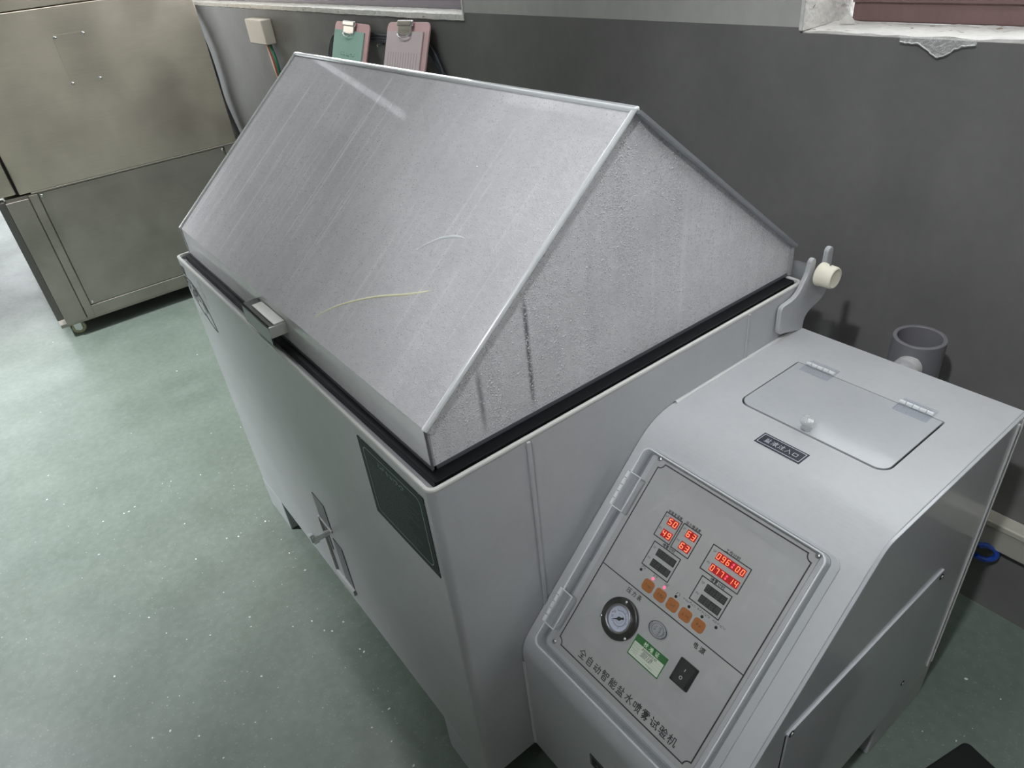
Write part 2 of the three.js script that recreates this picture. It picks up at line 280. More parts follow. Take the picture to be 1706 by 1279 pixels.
// ------------------------------------------------------------------ the salt spray chamber
const L = 1.137, D = 0.798, H = 0.80, SK = 0.105;
const machine = tag(grp('salt_spray_chamber', scene, [0, 0, 0]), 'grey plastic salt spray test chamber with fogged gabled hood and sloping control cabinet', 'test chamber');
const part = (name, g, m, label) => mesh(name, g, m, machine, label);
{
  // tank shell, open above, its water seal and the floor inside
  const outer = rrect(-L, 0, 0, D, 0.012);
  outer.holes.push(rrect(-L + 0.0075, 0.0075, -0.0075, D - 0.0075, 0.008, THREE.Path));
  part('tank', riseY(outer, SK, H, 0.0022, 6), PVC, 'grey welded plastic tank');
  const rimS = rrect(-L - 0.0006, -0.0006, 0.0006, D + 0.0006, 0.013); rimS.holes.push(rrect(-L + 0.0062, 0.0062, -0.0062, D - 0.0062, 0.008, THREE.Path));
  part('tank_rim', riseY(rimS, H - 0.004, H + 0.003, 0.0025, 6), RIM, 'pale worn rim');
  const ledge = rrect(-L + 0.008, 0.008, -0.008, D - 0.008, 0.006); ledge.holes.push(rrect(-L + 0.06, 0.06, -0.06, D - 0.06, 0.004, THREE.Path));
  part('seal_trough', riseY(ledge, H - 0.055, H - 0.022), PVC);
  const seat = rrect(-L + 0.022, 0.016, -0.0095, D - 0.012, 0.004); seat.holes.push(rrect(-L + 0.06, 0.06, -0.06, D - 0.05, 0.004, THREE.Path));
  part('seal_gasket', riseY(seat, H - 0.024, H + 0.004, 0.001), BLACK, 'black water seal gasket');
  part('front_ledge', sweepX(poly([[-0.0165, 0.780], [-0.0165, 0.791], [-0.007, 0.794], [-0.007, 0.780]]), -L + 0.010, -0.010, 0.001), PVC, 'grey ledge inside the front rim');
  const inner = rrect(-L + 0.055, 0.055, -0.055, D - 0.055, 0.01); inner.holes.push(rrect(-L + 0.062, 0.062, -0.062, D - 0.062, 0.008, THREE.Path));
  part('inner_wall', merge(riseY(inner, 0.42, H - 0.022), bx(-L + 0.055, 0.40, -D + 0.055, -0.055, 0.42, -0.055)), PVC_WELD);
  part('tank_base', bx(-L + 0.006, SK - 0.004, -D + 0.006, -0.006, SK + 0.008, -0.006), PVC);
  for (const [x0, x1] of [[-L, -L + 0.15], [-0.16, -0.01]]) for (const [z0, z1] of [[-0.03, 0], [-D, -D + 0.03]]) part('foot', bx(x0, 0, z0, x1, SK, z1, 0.004), PVC);
  // welded seams on the end face
  part('weld_strip', bx(-0.001, SK, -0.163, 0.003, H - 0.004, -0.157, 0.0014), PVC);
  part('weld_strip', bx(-0.001, 0.70, -0.646, 0.002, H - 0.003, -0.641, 0.001), PVC);
  // spray tower inside, dimly seen through the fog
  const tower = new THREE.CylinderGeometry(0.035, 0.035, 0.4, 24).translate(-0.55, 0.62, -0.4), cone = new THREE.ConeGeometry(0.11, 0.09, 28, 1, true).translate(-0.55, 0.86, -0.4);
  part('spray_tower', merge(tower, cone), ACRYLIC_EDGE);
}
// hood
const HX0 = -1.105, HX1 = -0.032, HZ1 = -0.027, HZ0 = -0.7976, FOLD = 0.870, RIDGE = 1.177, ZR = -0.401, REARFOLD = 0.866, HB = 0.807;
{
  const hood = grp('hood', machine); hood.userData.label = 'fogged clear acrylic gabled hood streaked with condensation';
  const sub = (n, g, m, l) => mesh(n, g, m, hood, l);
  // a flat panel of thickness t whose face has corners along x and from point a to point b in (z, y); uv runs 0..1
  const panel = (x0, x1, a, b, t, up) => {
    const len = Math.hypot(b[0] - a[0], b[1] - a[1]);
    const g = new THREE.BoxGeometry(x1 - x0, len, t), e = V(0, (b[1] - a[1]) / len, (b[0] - a[0]) / len), n = V(1, 0, 0).cross(e);
    g.translate(0, 0, -t / 2 * up);
    g.applyMatrix4(new THREE.Matrix4().makeBasis(V(1, 0, 0), e, n).setPosition((x0 + x1) / 2, (a[1] + b[1]) / 2, (a[0] + b[0]) / 2));
    return g;
  };
  const F = fogMat(fogFront, 5, 2.4), G = fogMat(fogSide, 4, 2), T = 0.005;
  sub('front_panel', panel(HX0, HX1, [HZ1, FOLD], [ZR, RIDGE], T, 1), F);
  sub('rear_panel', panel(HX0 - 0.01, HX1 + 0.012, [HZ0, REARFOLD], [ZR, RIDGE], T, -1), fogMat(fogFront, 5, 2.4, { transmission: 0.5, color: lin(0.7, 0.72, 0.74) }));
  sub('front_flange', panel(HX0, HX1, [HZ1, HB], [HZ1, FOLD], T, 1), fogMat(fogFlange, 5, 0.4, { color: lin(1, 1, 1), transmission: 0.12, roughness: 0.8, clearcoat: 0.7 }));
  sub('rear_flange', panel(HX0, HX1 + 0.006, [HZ0, HB], [HZ0, REARFOLD], T, -1), F);
  const gable = poly([[HZ1, HB], [HZ1, FOLD], [ZR, RIDGE], [HZ0, REARFOLD], [HZ0, HB]].map(([z, y]) => [z, y]));
  for (const [x0, x1] of [[HX1 - T, HX1], [HX0, HX0 + T]]) {
    const g = sweepX(gable, x0, x1); const p = g.attributes.position, uv = g.attributes.uv;
    for (let i = 0; i < p.count; i++) uv.setXY(i, (p.getZ(i) - HZ0) / (HZ1 - HZ0), (p.getY(i) - HB) / (RIDGE - HB));
    sub('gable_panel', g, G);
  }
  // glued joints: bright bevelled strips along the ridge and the gable edges
  const strip = (a, b, r) => tube([a, a.clone().lerp(b, 0.5), b], r, 4, 6);
  sub('ridge_joint', merge(bx(HX0 - 0.004, RIDGE - 0.004, ZR - 0.006, HX1 + 0.004, RIDGE + 0.0035, ZR + 0.006, 0.003)), ACRYLIC_EDGE, 'bright glued ridge');
  for (const x of [HX1 + 0.0005, HX0 - 0.0005]) {
    sub('gable_joint', merge(strip(V(x, FOLD, HZ1 + 0.001), V(x, RIDGE, ZR), 0.0045)), ACRYLIC_EDGE);
    sub('gable_joint', merge(strip(V(x, REARFOLD, HZ0), V(x, RIDGE, ZR), 0.003)), ACRYLIC_EDGE);
    sub('corner_joint', strip(V(x, HB, HZ1), V(x, FOLD, HZ1), 0.0022), x > -0.5 ? PVC_DARK : ACRYLIC_EDGE);
  }
  sub('bottom_edge', merge(bx(HX0, HB - 0.003, HZ1 - 0.006, HX1 + 0.001, HB + 0.003, HZ1 + 0.001), bx(HX1 - 0.006, HB - 0.003, HZ0, HX1 + 0.001, HB + 0.003, HZ1)), std({ color: lin(0.10, 0.10, 0.11), roughness: 0.3 }), 'dark lower edge');
  // lifting handle folded from acrylic, on the front flange
  sub('handle', merge(bx(-0.630, 0.848, HZ1, -0.497, 0.853, 0.004, 0.001), bx(-0.630, 0.816, 0.0, -0.497, 0.853, 0.004, 0.001)), phy({ color: lin(0.03, 0.038, 0.035), roughness: 0.3 }), 'folded clear acrylic lifting handle coloured dark');  // clear acrylic; what it mirrors and shows through is put into the colour
  sub('handle_end', merge(bx(-0.497, 0.832, HZ1, -0.493, 0.853, 0.004, 0.001), bx(-0.600, 0.853, HZ1 + 0.001, -0.494, 0.8565, -0.006, 0.001)), std({ color: lin(0.75, 0.74, 0.7), roughness: 0.35 }));
  // drops of condensation, too many to count
  const drop = new THREE.SphereGeometry(1, 7, 5), M = new THREE.Matrix4(), list = [];
  const e = V(0, RIDGE - FOLD, ZR - HZ1), sl = e.length(); e.normalize();
  const nF = V(1, 0, 0).cross(e).normalize(); if (nF.y < 0) nF.negate();
  const q1 = new THREE.Quaternion().setFromUnitVectors(V(0, 0, 1), nF), q2 = new THREE.Quaternion().setFromUnitVectors(V(0, 0, 1), V(1, 0, 0));
  const put = (p, q, r, st) => { M.compose(p, q, V(r, r * st, r * 0.45)); list.push(M.clone()); };
  let tries = 0;
  while (list.length < 9000 && tries++ < 120000) {
    const u = rnd(), v = rnd(), x = HX0 + 0.01 + u * (HX1 - HX0 - 0.02), dens = 0.08 + 0.9 * Math.pow(u, 2) * (0.35 + 0.65 * Math.max(0, N2(x * 9, v * 1.3))) + 0.25 * Math.max(0, N2(x * 4 + 5, v * 5));
    if (rnd() > dens) continue;
    put(V(x, FOLD, HZ1).addScaledVector(e, 0.01 + v * (sl - 0.02)), q1, 0.0004 + 0.0009 * Math.pow(rnd(), 2.5), 1.15);
  }
  tries = 0;
  while (list.length < 20000 && tries++ < 180000) {
    const z = HZ0 + rnd() * (HZ1 - HZ0), y = HB + 0.006 + rnd() * (RIDGE - HB);
    const top = z > ZR ? FOLD + (RIDGE - FOLD) * (z - HZ1) / (ZR - HZ1) : REARFOLD + (RIDGE - REARFOLD) * (z - HZ0) / (ZR - HZ0);
    if (y > top - 0.008 || rnd() > 0.15 + 0.85 * Math.max(0, N2(z * 26, y * 2.2))) continue;
    put(V(HX1, y, z), q2, 0.0004 + 0.0010 * Math.pow(rnd(), 2.2), 1.1);
  }
  const dr = new THREE.InstancedMesh(drop, phy({ color: lin(0.6, 0.6, 0.61), roughness: 0.1, clearcoat: 1, clearcoatRoughness: 0.03 }), list.length);
  list.forEach((m, i) => dr.setMatrixAt(i, m));
  dr.name = 'condensation_drops'; dr.userData.kind = 'stuff'; dr.castShadow = dr.receiveShadow = true; hood.add(dr);
  // marks on the front panel
  const P = (x, s, off) => V(x, FOLD, HZ1).addScaledVector(e, s).addScaledVector(nF, -off);
  sub('yellow_line', tube([P(-0.405, 0.024, 0.002), P(-0.364, 0.062, 0.0012), P(-0.293, 0.105, 0.0008), P(-0.22, 0.137, 0.0008), P(-0.175, 0.160, 0.0022)], 0.0021, 40, 8), std({ color: lin(0.9, 0.86, 0.6), roughness: 0.4 }), 'pale yellow line along the front panel')  // pale yellow tube following the front slope
  ;sub('pale_streak', tube([P(-0.262, 0.202, 0.0035), P(-0.250, 0.214, 0.0028), P(-0.228, 0.231, 0.0026), P(-0.200, 0.242, 0.0028), P(-0.172, 0.246, 0.0042)], 0.004, 40, 8), ACRYLIC_EDGE, 'pale curved streak');  // pale curved tube half sunk into the front slope
}
// hinge rod behind the hood with its slotted brackets and cream end caps
{
  part('hinge_rod', cylX(-L - 0.03, 0.03, 0.803, -0.828, 0.0165), phy({ color: lin(0.8, 0.82, 0.83), transmission: 0.88, roughness: 0.05, thickness: 0, ior: 1.49 }), 'clear hinge rod');
  const shape = () => {
    const s = new THREE.Shape();                                              // (z, y)
    s.moveTo(-0.722, 0.738); s.lineTo(-0.722, 0.772); s.quadraticCurveTo(-0.722, 0.781, -0.732, 0.782); s.lineTo(-0.752, 0.784);
    s.bezierCurveTo(-0.768, 0.786, -0.775, 0.795, -0.783, 0.808); s.quadraticCurveTo(-0.792, 0.818, -0.794, 0.828); s.lineTo(-0.796, 0.838); s.absarc(-0.804, 0.838, 0.008, 0, Math.PI); s.lineTo(-0.812, 0.803);
    s.absarc(-0.828, 0.803, 0.016, 0, Math.PI, true); s.lineTo(-0.846, 0.842); s.absarc(-0.855, 0.842, 0.009, 0, Math.PI); s.lineTo(-0.866, 0.80);
    s.bezierCurveTo(-0.873, 0.765, -0.858, 0.752, -0.836, 0.746); s.bezierCurveTo(-0.815, 0.741, -0.803, 0.738, -0.800, 0.722); s.lineTo(-0.799, 0.706); s.lineTo(-0.732, 0.724); s.quadraticCurveTo(-0.722, 0.726, -0.722, 0.738);
    return s;
  };
  for (const x of [0.0015, -L - 0.0105]) part('hinge_bracket', sweepX(shape(), x, x + 0.009, 0.0018), PVC, 'grey plastic bracket with an open slot');
  for (const [x0, x1] of [[0.014, 0.045], [-L - 0.045, -L - 0.014]]) {
    const pts = [[0, 0], [0.0205, 0], [0.0217, 0.001], [0.0217, 0.005], [0.0208, 0.007], [0.0198, 0.028], [0.0182, 0.031], [0.0155, 0.0308], [0.015, 0.0296], [0, 0.0296]].map(([r, y]) => new THREE.Vector2(r, y));
    const g = new THREE.LatheGeometry(pts, 40); g.rotateZ(x0 > -0.5 ? -Math.PI / 2 : Math.PI / 2); g.translate(x0 > -0.5 ? x0 : x1, 0.812, -0.822);
    const c = part('end_cap', g, CREAM, 'cream plastic end cap');
    mesh('cap_screw', new THREE.CylinderGeometry(0.0022, 0.0022, 0.004, 10).translate(x0 + 0.018, 0.8325, -0.822), CHROME, c);
  }
}
// front of the tank: label, emblem, overflow slot with its little clear tap
const decal = (w, h, t, o = {}) => std({ map: t, roughness: 0.4, ...o });
function plaque(name, x0, y0, x1, y1, tex, z = 0, mat, label, t = 0.0012) {
  const g = new THREE.BoxGeometry(x1 - x0, y1 - y0, t); g.translate((x0 + x1) / 2, (y0 + y1) / 2, z + t / 2);
  return part(name, g, mat ?? decal(0, 0, tex), label);
}
{
  const big = canvas(640, 512, (g, w, h) => {
    g.fillStyle = '#0d211b'; g.fillRect(0, 0, w, h);
    g.strokeStyle = '#b4c8c1'; g.lineWidth = 5; g.beginPath(); g.roundRect(42, 38, w - 84, h - 76, 38); g.stroke();
    smudge(g, 190, 62, 7, 34, '#b9c8c2');
    for (let i = 0; i < 19; i++) smudge(g, 70, 112 + i * 19, 22 + Math.floor(rnd() * 11), 14, '#7f958d', 0.75);
  });
  plaque('instruction_plate', -0.207, 0.628, -0.020, 0.781, big, 0, std({ map: big, color: lin(0.72, 0.8, 0.78), roughness: 0.6 }), 'dark green plate of small pale print');
  const logo = canvas(512, 512, (g, w, h) => {
    g.fillStyle = '#000000'; g.fillRect(0, 0, w, h); g.strokeStyle = '#ffffff'; g.lineWidth = 16;
    g.strokeRect(28, 20, 64, 66); g.beginPath(); g.moveTo(60, 20); g.lineTo(60, 86); g.stroke();
    g.beginPath(); g.moveTo(14, 128); g.bezierCurveTo(220, 70, 430, 220, 490, 500); g.lineTo(420, 496); g.bezierCurveTo(300, 420, 120, 420, 14, 128); g.closePath(); g.stroke();
    g.save(); g.clip(); g.lineWidth = 9; for (let i = 0; i < 34; i++) { g.beginPath(); g.ellipse(rnd() * 480, 90 + rnd() * 420, 20 + rnd() * 30, 16 + rnd() * 26, rnd() * 3, 0, 6.3); g.stroke(); } g.restore();
  });
  logo.colorSpace = THREE.NoColorSpace;
  plaque('emblem', -1.13, 0.655, -0.965, 0.785, logo, 0, std({ color: lin(0.02, 0.02, 0.018), roughness: 0.5, transparent: true, alphaMap: logo }), 'emblem of fine dark lines', 0.0006);
  part('overflow_slot', merge(bx(-0.600, 0.335, -0.001, -0.540, 0.405, 0.0015), bx(-0.596, 0.245, -0.001, -0.576, 0.328, 0.0014), bx(-0.552, 0.170, -0.001, -0.508, 0.300, 0.0015)), PVC_DARK, 'dark sight slots');
  part('slot_trim', merge(bx(-0.604, 0.150, 0, -0.596, 0.335, 0.006, 0.001), bx(-0.600, 0.150, 0, -0.508, 0.166, 0.006, 0.001), bx(-0.604, 0.329, 0, -0.536, 0.334, 0.004, 0.001)), PVC_WELD);
  const tap = part('drain_tap', merge(new THREE.CylinderGeometry(0.007, 0.007, 0.03, 16).rotateX(Math.PI / 2).translate(-0.556, 0.318, 0.016), new THREE.CylinderGeometry(0.010, 0.010, 0.012, 16).rotateX(Math.PI / 2).translate(-0.556, 0.318, 0.036)), phy({ color: lin(0.8, 0.82, 0.8), transmission: 0.55, roughness: 0.08, thickness: 0, clearcoat: 1 }), 'small clear plastic tap');
  mesh('tap_lever', bx(-0.562, 0.315, 0.036, -0.55, 0.338, 0.046, 0.003), ACRYLIC_EDGE, tap);
}
// ------------------------------------------------------------------ control cabinet
const CW = 0.385, CT = 0.709, CZ = -0.41, FZ = -0.103, FY = 0.403, CB = -0.799;
// the 45 degree face: x across, y up the slope, z out of it
const slopeM = new THREE.Matrix4().makeBasis(V(1, 0, 0), V(0, Math.SQRT1_2, -Math.SQRT1_2), V(0, Math.SQRT1_2, Math.SQRT1_2)).setPosition(0, CT, CZ);
const onSlope = (g) => g.applyMatrix4(slopeM);                               // in: x, -s (distance down the slope), height above it
const LID = { x0: 0.070, x1: 0.316, z0: -0.696, z1: -0.530 };
{
  const side = (r1, r2) => {
    const s = new THREE.Shape(); const d = Math.SQRT1_2;
    s.moveTo(CB, SK + 0.006); s.lineTo(FZ, SK + 0.006); s.lineTo(FZ, FY - r2); s.quadraticCurveTo(FZ, FY, FZ - r2 * d, FY + r2 * d);
    s.lineTo(CZ + r1 * d, CT - r1 * d); s.quadraticCurveTo(CZ, CT, CZ - r1, CT); s.lineTo(CB, CT); s.closePath();
    return s;
  };
  const body = new Brush(sweepX(side(0.05, 0.028), 0.0005, CW - 0.0045, 0.0016, 14), PVC);
  const cut = new Brush(riseY(rrect(LID.x0, -LID.z1, LID.x1, -LID.z0, [0.02, 0.02, 0.003, 0.003]), CT - 0.012, CT + 0.02), PVC);
  body.updateMatrixWorld(); cut.updateMatrixWorld();
  const ev = new Evaluator(); ev.useGroups = false; ev.attributes = ['position', 'normal', 'uv'];
  const res = ev.evaluate(body, cut, SUBTRACTION);
  part('control_housing', boxUV(res.geometry), PVC, 'grey plastic control cabinet with a sloping front');
  part('side_cover', sweepX(side(0.018, 0.012), CW - 0.0045, CW + 0.0005, 0.001, 10), PVC_SHINY, 'shiny grey side sheet');
  for (const z of [CB + 0.012, CB + 0.028]) part('side_rib', bx(CW, SK + 0.01, z - 0.002, CW + 0.003, CT - 0.006, z + 0.002, 0.001), PVC_WELD);
  part('housing_fillet', tube([V(0.003, CT - 0.001, CB + 0.01), V(0.003, CT - 0.001, -0.6), V(0.003, CT - 0.001, CZ - 0.05)], 0.004, 8, 8), PVC_WELD, 'pale weld bead between tank and cabinet');
  part('housing_fillet', tube([V(0.003, FY - 0.04, FZ), V(0.003, 0.25, FZ), V(0.003, SK + 0.01, FZ)], 0.0035, 8, 8), PVC_WELD);
  for (const [x0, x1] of [[0.004, 0.06], [CW - 0.06, CW]]) part('foot', bx(x0, 0, CB + 0.002, x1, SK + 0.008, CB + 0.2, 0.004), PVC);
  part('foot', bx(0.26, 0, -0.20, CW, SK + 0.008, FZ - 0.004, 0.004), PVC);
  // access panel on the side with its screws
  const ap = part('access_panel', bx(CW - 0.001, SK + 0.01, -0.655, CW + 0.0036, 0.481, -0.247, 0.0008), PVC_SHINY, 'removable panel in the cabinet side');
  for (const [y, z] of [[0.468, -0.650], [0.19, -0.645], [0.478, -0.254]]) {
    mesh('screw', new THREE.SphereGeometry(0.0035, 12, 8).scale(0.6, 1, 1).translate(CW + 0.0046, y, z), CHROME, ap);
    mesh('screw_recess', new THREE.CylinderGeometry(0.0055, 0.0055, 0.001, 16).rotateZ(Math.PI / 2).translate(CW + 0.0039, y, z), BLACK_MATTE, ap);
  }
  part('panel_gap', bx(CW, SK + 0.01, -0.2465, CW + 0.0012, 0.478, -0.2445), BLACK_MATTE);
  part('panel_gap', bx(CW, SK + 0.03, -0.6575, CW + 0.0012, 0.478, -0.656), BLACK_MATTE);
  // filling lid
  const lid = part('filling_lid', riseY(rrect(LID.x0 + 0.0024, -LID.z1 + 0.0034, LID.x1 - 0.0028, -LID.z0 - 0.0022, [0.018, 0.018, 0.002, 0.002]), CT - 0.004, CT + 0.0006, 0.0006), PVC_SHINY, 'smooth grey filling lid');
  part('lid_seat', bx(LID.x0 - 0.004, CT - 0.02, LID.z0 - 0.004, LID.x1 + 0.004, CT - 0.0115, LID.z1 + 0.004), BLACK_MATTE);
  const kp = [[0, 0], [0.008, 0], [0.0085, 0.003], [0.006, 0.006], [0.006, 0.009], [0.0105, 0.013], [0.0108, 0.017], [0.009, 0.0195], [0, 0.0195]].map(([r, y]) => new THREE.Vector2(r, y));
  mesh('lid_knob', new THREE.LatheGeometry(kp, 28).translate(0.186, CT + 0.0006, -0.5425), phy({ color: lin(0.92, 0.93, 0.93), transmission: 0.8, roughness: 0.06, thickness: 0, clearcoat: 1 }), lid, 'clear plastic knob');
  const CLEAR_HINGE = phy({ color: lin(0.93, 0.94, 0.96), transmission: 0.95, roughness: 0.05, thickness: 0, clearcoat: 0.3, clearcoatRoughness: 0.05 });
  const leaves = (len, leaf) => merge(bx(-len / 2, 0, 0.002, len / 2, 0.0025, leaf, 0.001), bx(-len / 2, 0, -leaf * 0.75, len / 2, 0.0025, -0.002, 0.001));
  const knuckles = (len) => merge([0, 1, 2, 3, 4].map((i) => cylX(-len / 2 + i * len / 5 + 0.0005, -len / 2 + (i + 1) * len / 5 - 0.0005, 0.004, 0, 0.0034, 12)));
  for (const x of [0.112, 0.272]) {
    mesh('hinge', leaves(0.052, 0.022).translate(x, CT + 0.0006, -0.696), CLEAR_HINGE, lid, 'clear acrylic hinge');
    mesh('hinge_knuckles', knuckles(0.052).translate(x, CT + 0.0006, -0.696), ACRYLIC_EDGE, lid);
  }
  // filling sign
  const sign = canvas(768, 256, (g, w, h) => {
    g.fillStyle = '#1d212b'; g.fillRect(0, 0, w, h); g.strokeStyle = '#c9d0da'; g.lineWidth = 9; g.strokeRect(28, 28, w - 56, h - 56);
    han(g, '盐液注入口', 104, 78, 98, 117, 0.075, '#c4cad2');
  });
  const sg = new THREE.BoxGeometry(0.0745, 0.0012, 0.027);
  part('filling_sign', sg.translate(0.187, CT + 0.0007, -0.4795), decal(0, 0, sign), 'black sign with white frame and characters');
  // lower sign and red knob on the upright front
  const low = canvas(512, 200, (g, w, h) => { g.fillStyle = '#15181c'; g.fillRect(0, 0, w, h); g.strokeStyle = '#9aa09c'; g.lineWidth = 8; g.strokeRect(16, 16, w - 32, h - 32); smudge(g, 70, 62, 4, 84, '#8d9490', 0.7); });
  plaque('lower_sign', 0.160, 0.264, 0.236, 0.293, low, FZ, undefined, 'black sign low on the cabinet front');
  const red = part('red_knob', new THREE.SphereGeometry(0.013, 20, 14).translate(0.196, 0.236, FZ + 0.026), phy({ color: lin(0.5, 0.02, 0.02), roughness: 0.3, clearcoat: 0.6 }), 'red ball knob');
  mesh('knob_stem', new THREE.CylinderGeometry(0.004, 0.004, 0.03, 12).rotateX(Math.PI / 2).translate(0.196, 0.236, FZ + 0.012), CHROME, red);
}
// ---- control panel: everything in slope coordinates x, s (down), h (out)
const sbox = (x0, s0, x1, s1, h0, h1, r = 0) => onSlope(bx(x0, -s1, h0, x1, -s0, h1, r));
const splate = (x0, s0, x1, s1, h0, h1) => onSlope(new THREE.BoxGeometry(x1 - x0, s1 - s0, h1 - h0).translate((x0 + x1) / 2, -(s0 + s1) / 2, (h0 + h1) / 2));
{
  const X0 = 0.046, X1 = 0.325, S0 = 0.049, S1 = 0.395, PX = 5900;            // pixels per metre
  const print = canvas(Math.round((X1 - X0) * PX), Math.round((S1 - S0) * PX), (g, w, h) => {
    const X = (x) => (x - X0) * PX, S = (s) => (s - S0) * PX, K = '#17181a';
    g.fillStyle = '#a7a8a6'; g.fillRect(0, 0, w, h);
    for (let i = 0; i < 260; i++) { g.fillStyle = `rgba(255,255,255,${0.03 * rnd()})`; g.fillRect(rnd() * w, rnd() * h, 30 + rnd() * 160, 30 + rnd() * 160); }
    // border with notched corners
    g.strokeStyle = K; g.lineWidth = 11; const a = 0.056, b = 0.319, c = 0.058, d = 0.3855, n = 0.009;
    g.beginPath(); g.moveTo(X(a + n), S(c)); g.lineTo(X(b - n), S(c)); g.arc(X(b), S(c), n * PX, Math.PI, Math.PI / 2, true); g.lineTo(X(b), S(d - n)); g.arc(X(b), S(d), n * PX, -Math.PI / 2, Math.PI, true); g.lineTo(X(a + n), S(d)); g.arc(X(a), S(d), n * PX, 0, -Math.PI / 2, true); g.lineTo(X(a), S(c + n)); g.arc(X(a), S(c), n * PX, Math.PI / 2, 0, true); g.stroke();
    g.lineWidth = 9; g.beginPath(); g.moveTo(X(a), S(0.2395)); g.lineTo(X(b), S(0.2395)); g.stroke();
    // display frames
    g.lineWidth = 9;
    for (const [x0, x1, s0, s1] of [[0.107, 0.137, 0.117, 0.1565], [0.1405, 0.1725, 0.117, 0.157], [0.114, 0.164, 0.164, 0.203], [0.195, 0.2585, 0.118, 0.157], [0.204, 0.2545, 0.164, 0.2015]]) g.strokeRect(X(x0), S(s0), (x1 - x0) * PX, (s1 - s0) * PX);
    // captions
    han(g, '试验室温度', X(0.1085), S(0.1115), 27, 32, 0.13, K); han(g, '压力桶温度', X(0.1425), S(0.1115), 27, 32, 0.13, K);
    han(g, '工作计时', X(0.2145), S(0.1122), 32, 36, 0.12, K); han(g, '喷雾计时', X(0.2165), S(0.158), 32, 36, 0.12, K); han(g, '喷雾计时', X(0.128), S(0.158), 30, 34, 0.12, K);
    g.fillStyle = '#3a3b3c'; g.font = '27px sans-serif';
    for (const [x, s] of [[0.1085, 0.1245], [0.1425, 0.1245], [0.1165, 0.1735], [0.199, 0.127], [0.2075, 0.1735]]) { g.fillText('SP', X(x), S(s)); }
    for (const [x, s] of [[0.1085, 0.1445], [0.1425, 0.1445], [0.1165, 0.191], [0.199, 0.1455], [0.2075, 0.1905]]) { g.fillText('PV', X(x), S(s)); }
    for (const x of [0.116, 0.1395, 0.1615, 0.183]) smudge(g, X(x), S(0.2045), 2, 22, K);
    smudge(g, X(0.196), S(0.2045), 6, 20, K); smudge(g, X(0.2215), S(0.2045), 6, 20, K); smudge(g, X(0.2475), S(0.2045), 6, 20, K);
    han(g, '压力表', X(0.1145), S(0.2435), 48, 60, 0.115, K); han(g, '电源', X(0.2415), S(0.2445), 50, 66, 0.115, K);
    han(g, '全自动智能盐水喷雾试验机', X(0.0985), S(0.3655), 80, 95.5, 0.098, K);
  });
  part('control_panel', splate(X0, S0, X1, S1, 0, 0.002), phy({ map: print, roughness: 0.42, clearcoat: 0.2, clearcoatRoughness: 0.2 }), 'grey printed control panel');
  for (const [x, s] of [[0.052, 0.0545], [0.322, 0.0545], [0.052, 0.389], [0.322, 0.389]]) {
    const b = part('panel_screw', onSlope(new THREE.SphereGeometry(0.004, 16, 8).scale(1, 1, 0.5).translate(x, -s, 0.0022)), CHROME);
    mesh('screw_slot', sbox(x - 0.0022, s - 0.0004, x + 0.0022, s + 0.0004, 0.0036, 0.0044), BLACK_MATTE, b);
  }
  // seven-segment displays
  const SEG = { 0: 'abcdef', 1: 'bc', 3: 'abcdg', 4: 'bcfg', 5: 'acdfg', 6: 'acdefg', 7: 'abc', 8: 'abcdefg', 9: 'abcdfg' };
  const LIT = std({ color: lin(0.05, 0.01, 0.0), emissive: lin(1.0, 0.22, 0.09), emissiveIntensity: 2.1 }), WIN_LIT = std({ color: lin(0.05, 0.003, 0.003), emissive: lin(0.32, 0.004, 0.006), emissiveIntensity: 1.0, roughness: 0.3 });
  const WIN_OFF = std({ color: lin(0.025, 0.025, 0.024), roughness: 0.35 }), SEG_OFF = std({ color: lin(0.07, 0.068, 0.066), roughness: 0.5 });
  const COLON = std({ color: lin(0.1, 0.01, 0.02), emissive: lin(1.0, 0.10, 0.17), emissiveIntensity: 1.0 });
  const digit = (ch, x, s, w, h, z) => {                                      // x, s: centre
    const t = w * 0.19, bars = { a: [0, -h / 2, 1], g: [0, 0, 1], d: [0, h / 2, 1], f: [-w / 2, -h / 4, 0], b: [w / 2, -h / 4, 0], e: [-w / 2, h / 4, 0], c: [w / 2, h / 4, 0] };
    return merge([...SEG[ch]].map((k) => { const [dx, ds, hz] = bars[k], a = (hz ? w / 2 : h / 4) - t * 0.25;
      const sh = poly(hz ? [[-a - t / 2, 0], [-a, t / 2], [a, t / 2], [a + t / 2, 0], [a, -t / 2], [-a, -t / 2]] : [[0, -a - t / 2], [t / 2, -a], [t / 2, a], [0, a + t / 2], [-t / 2, a], [-t / 2, -a]]);
      const g = new THREE.ExtrudeGeometry(sh, { depth: 0.0004, bevelEnabled: false }); const y = -ds, slant = 0.12; g.translate(dx + x + slant * y, y - s, z); return onSlope(g); }));
  };
  const display = (x0, s0, x1, s1, text, lit, label) => {
    const d = part('display', sbox(x0, s0, x1, s1, 0.001, 0.0032, 0.0004), lit ? WIN_LIT : WIN_OFF, label);
    const cells = text.length, cw = (x1 - x0) / cells;
    [...text].forEach((ch, i) => {
      const cx = x0 + (i + 0.5) * cw, cs = (s0 + s1) / 2;
      if (ch === ':') { for (const ds of [-0.002, 0.002]) mesh('colon_lamp', onSlope(new THREE.CylinderGeometry(0.0016, 0.0016, 0.0008, 12).rotateX(Math.PI / 2).translate(cx - ds * 0.12, -cs - ds, 0.0034)), lit ? COLON : SEG_OFF, d); }
      else mesh('digit', digit(ch, cx, cs, cw * 0.5, (s1 - s0) * 0.66, 0.0032), lit ? LIT : SEG_OFF, d);
    });
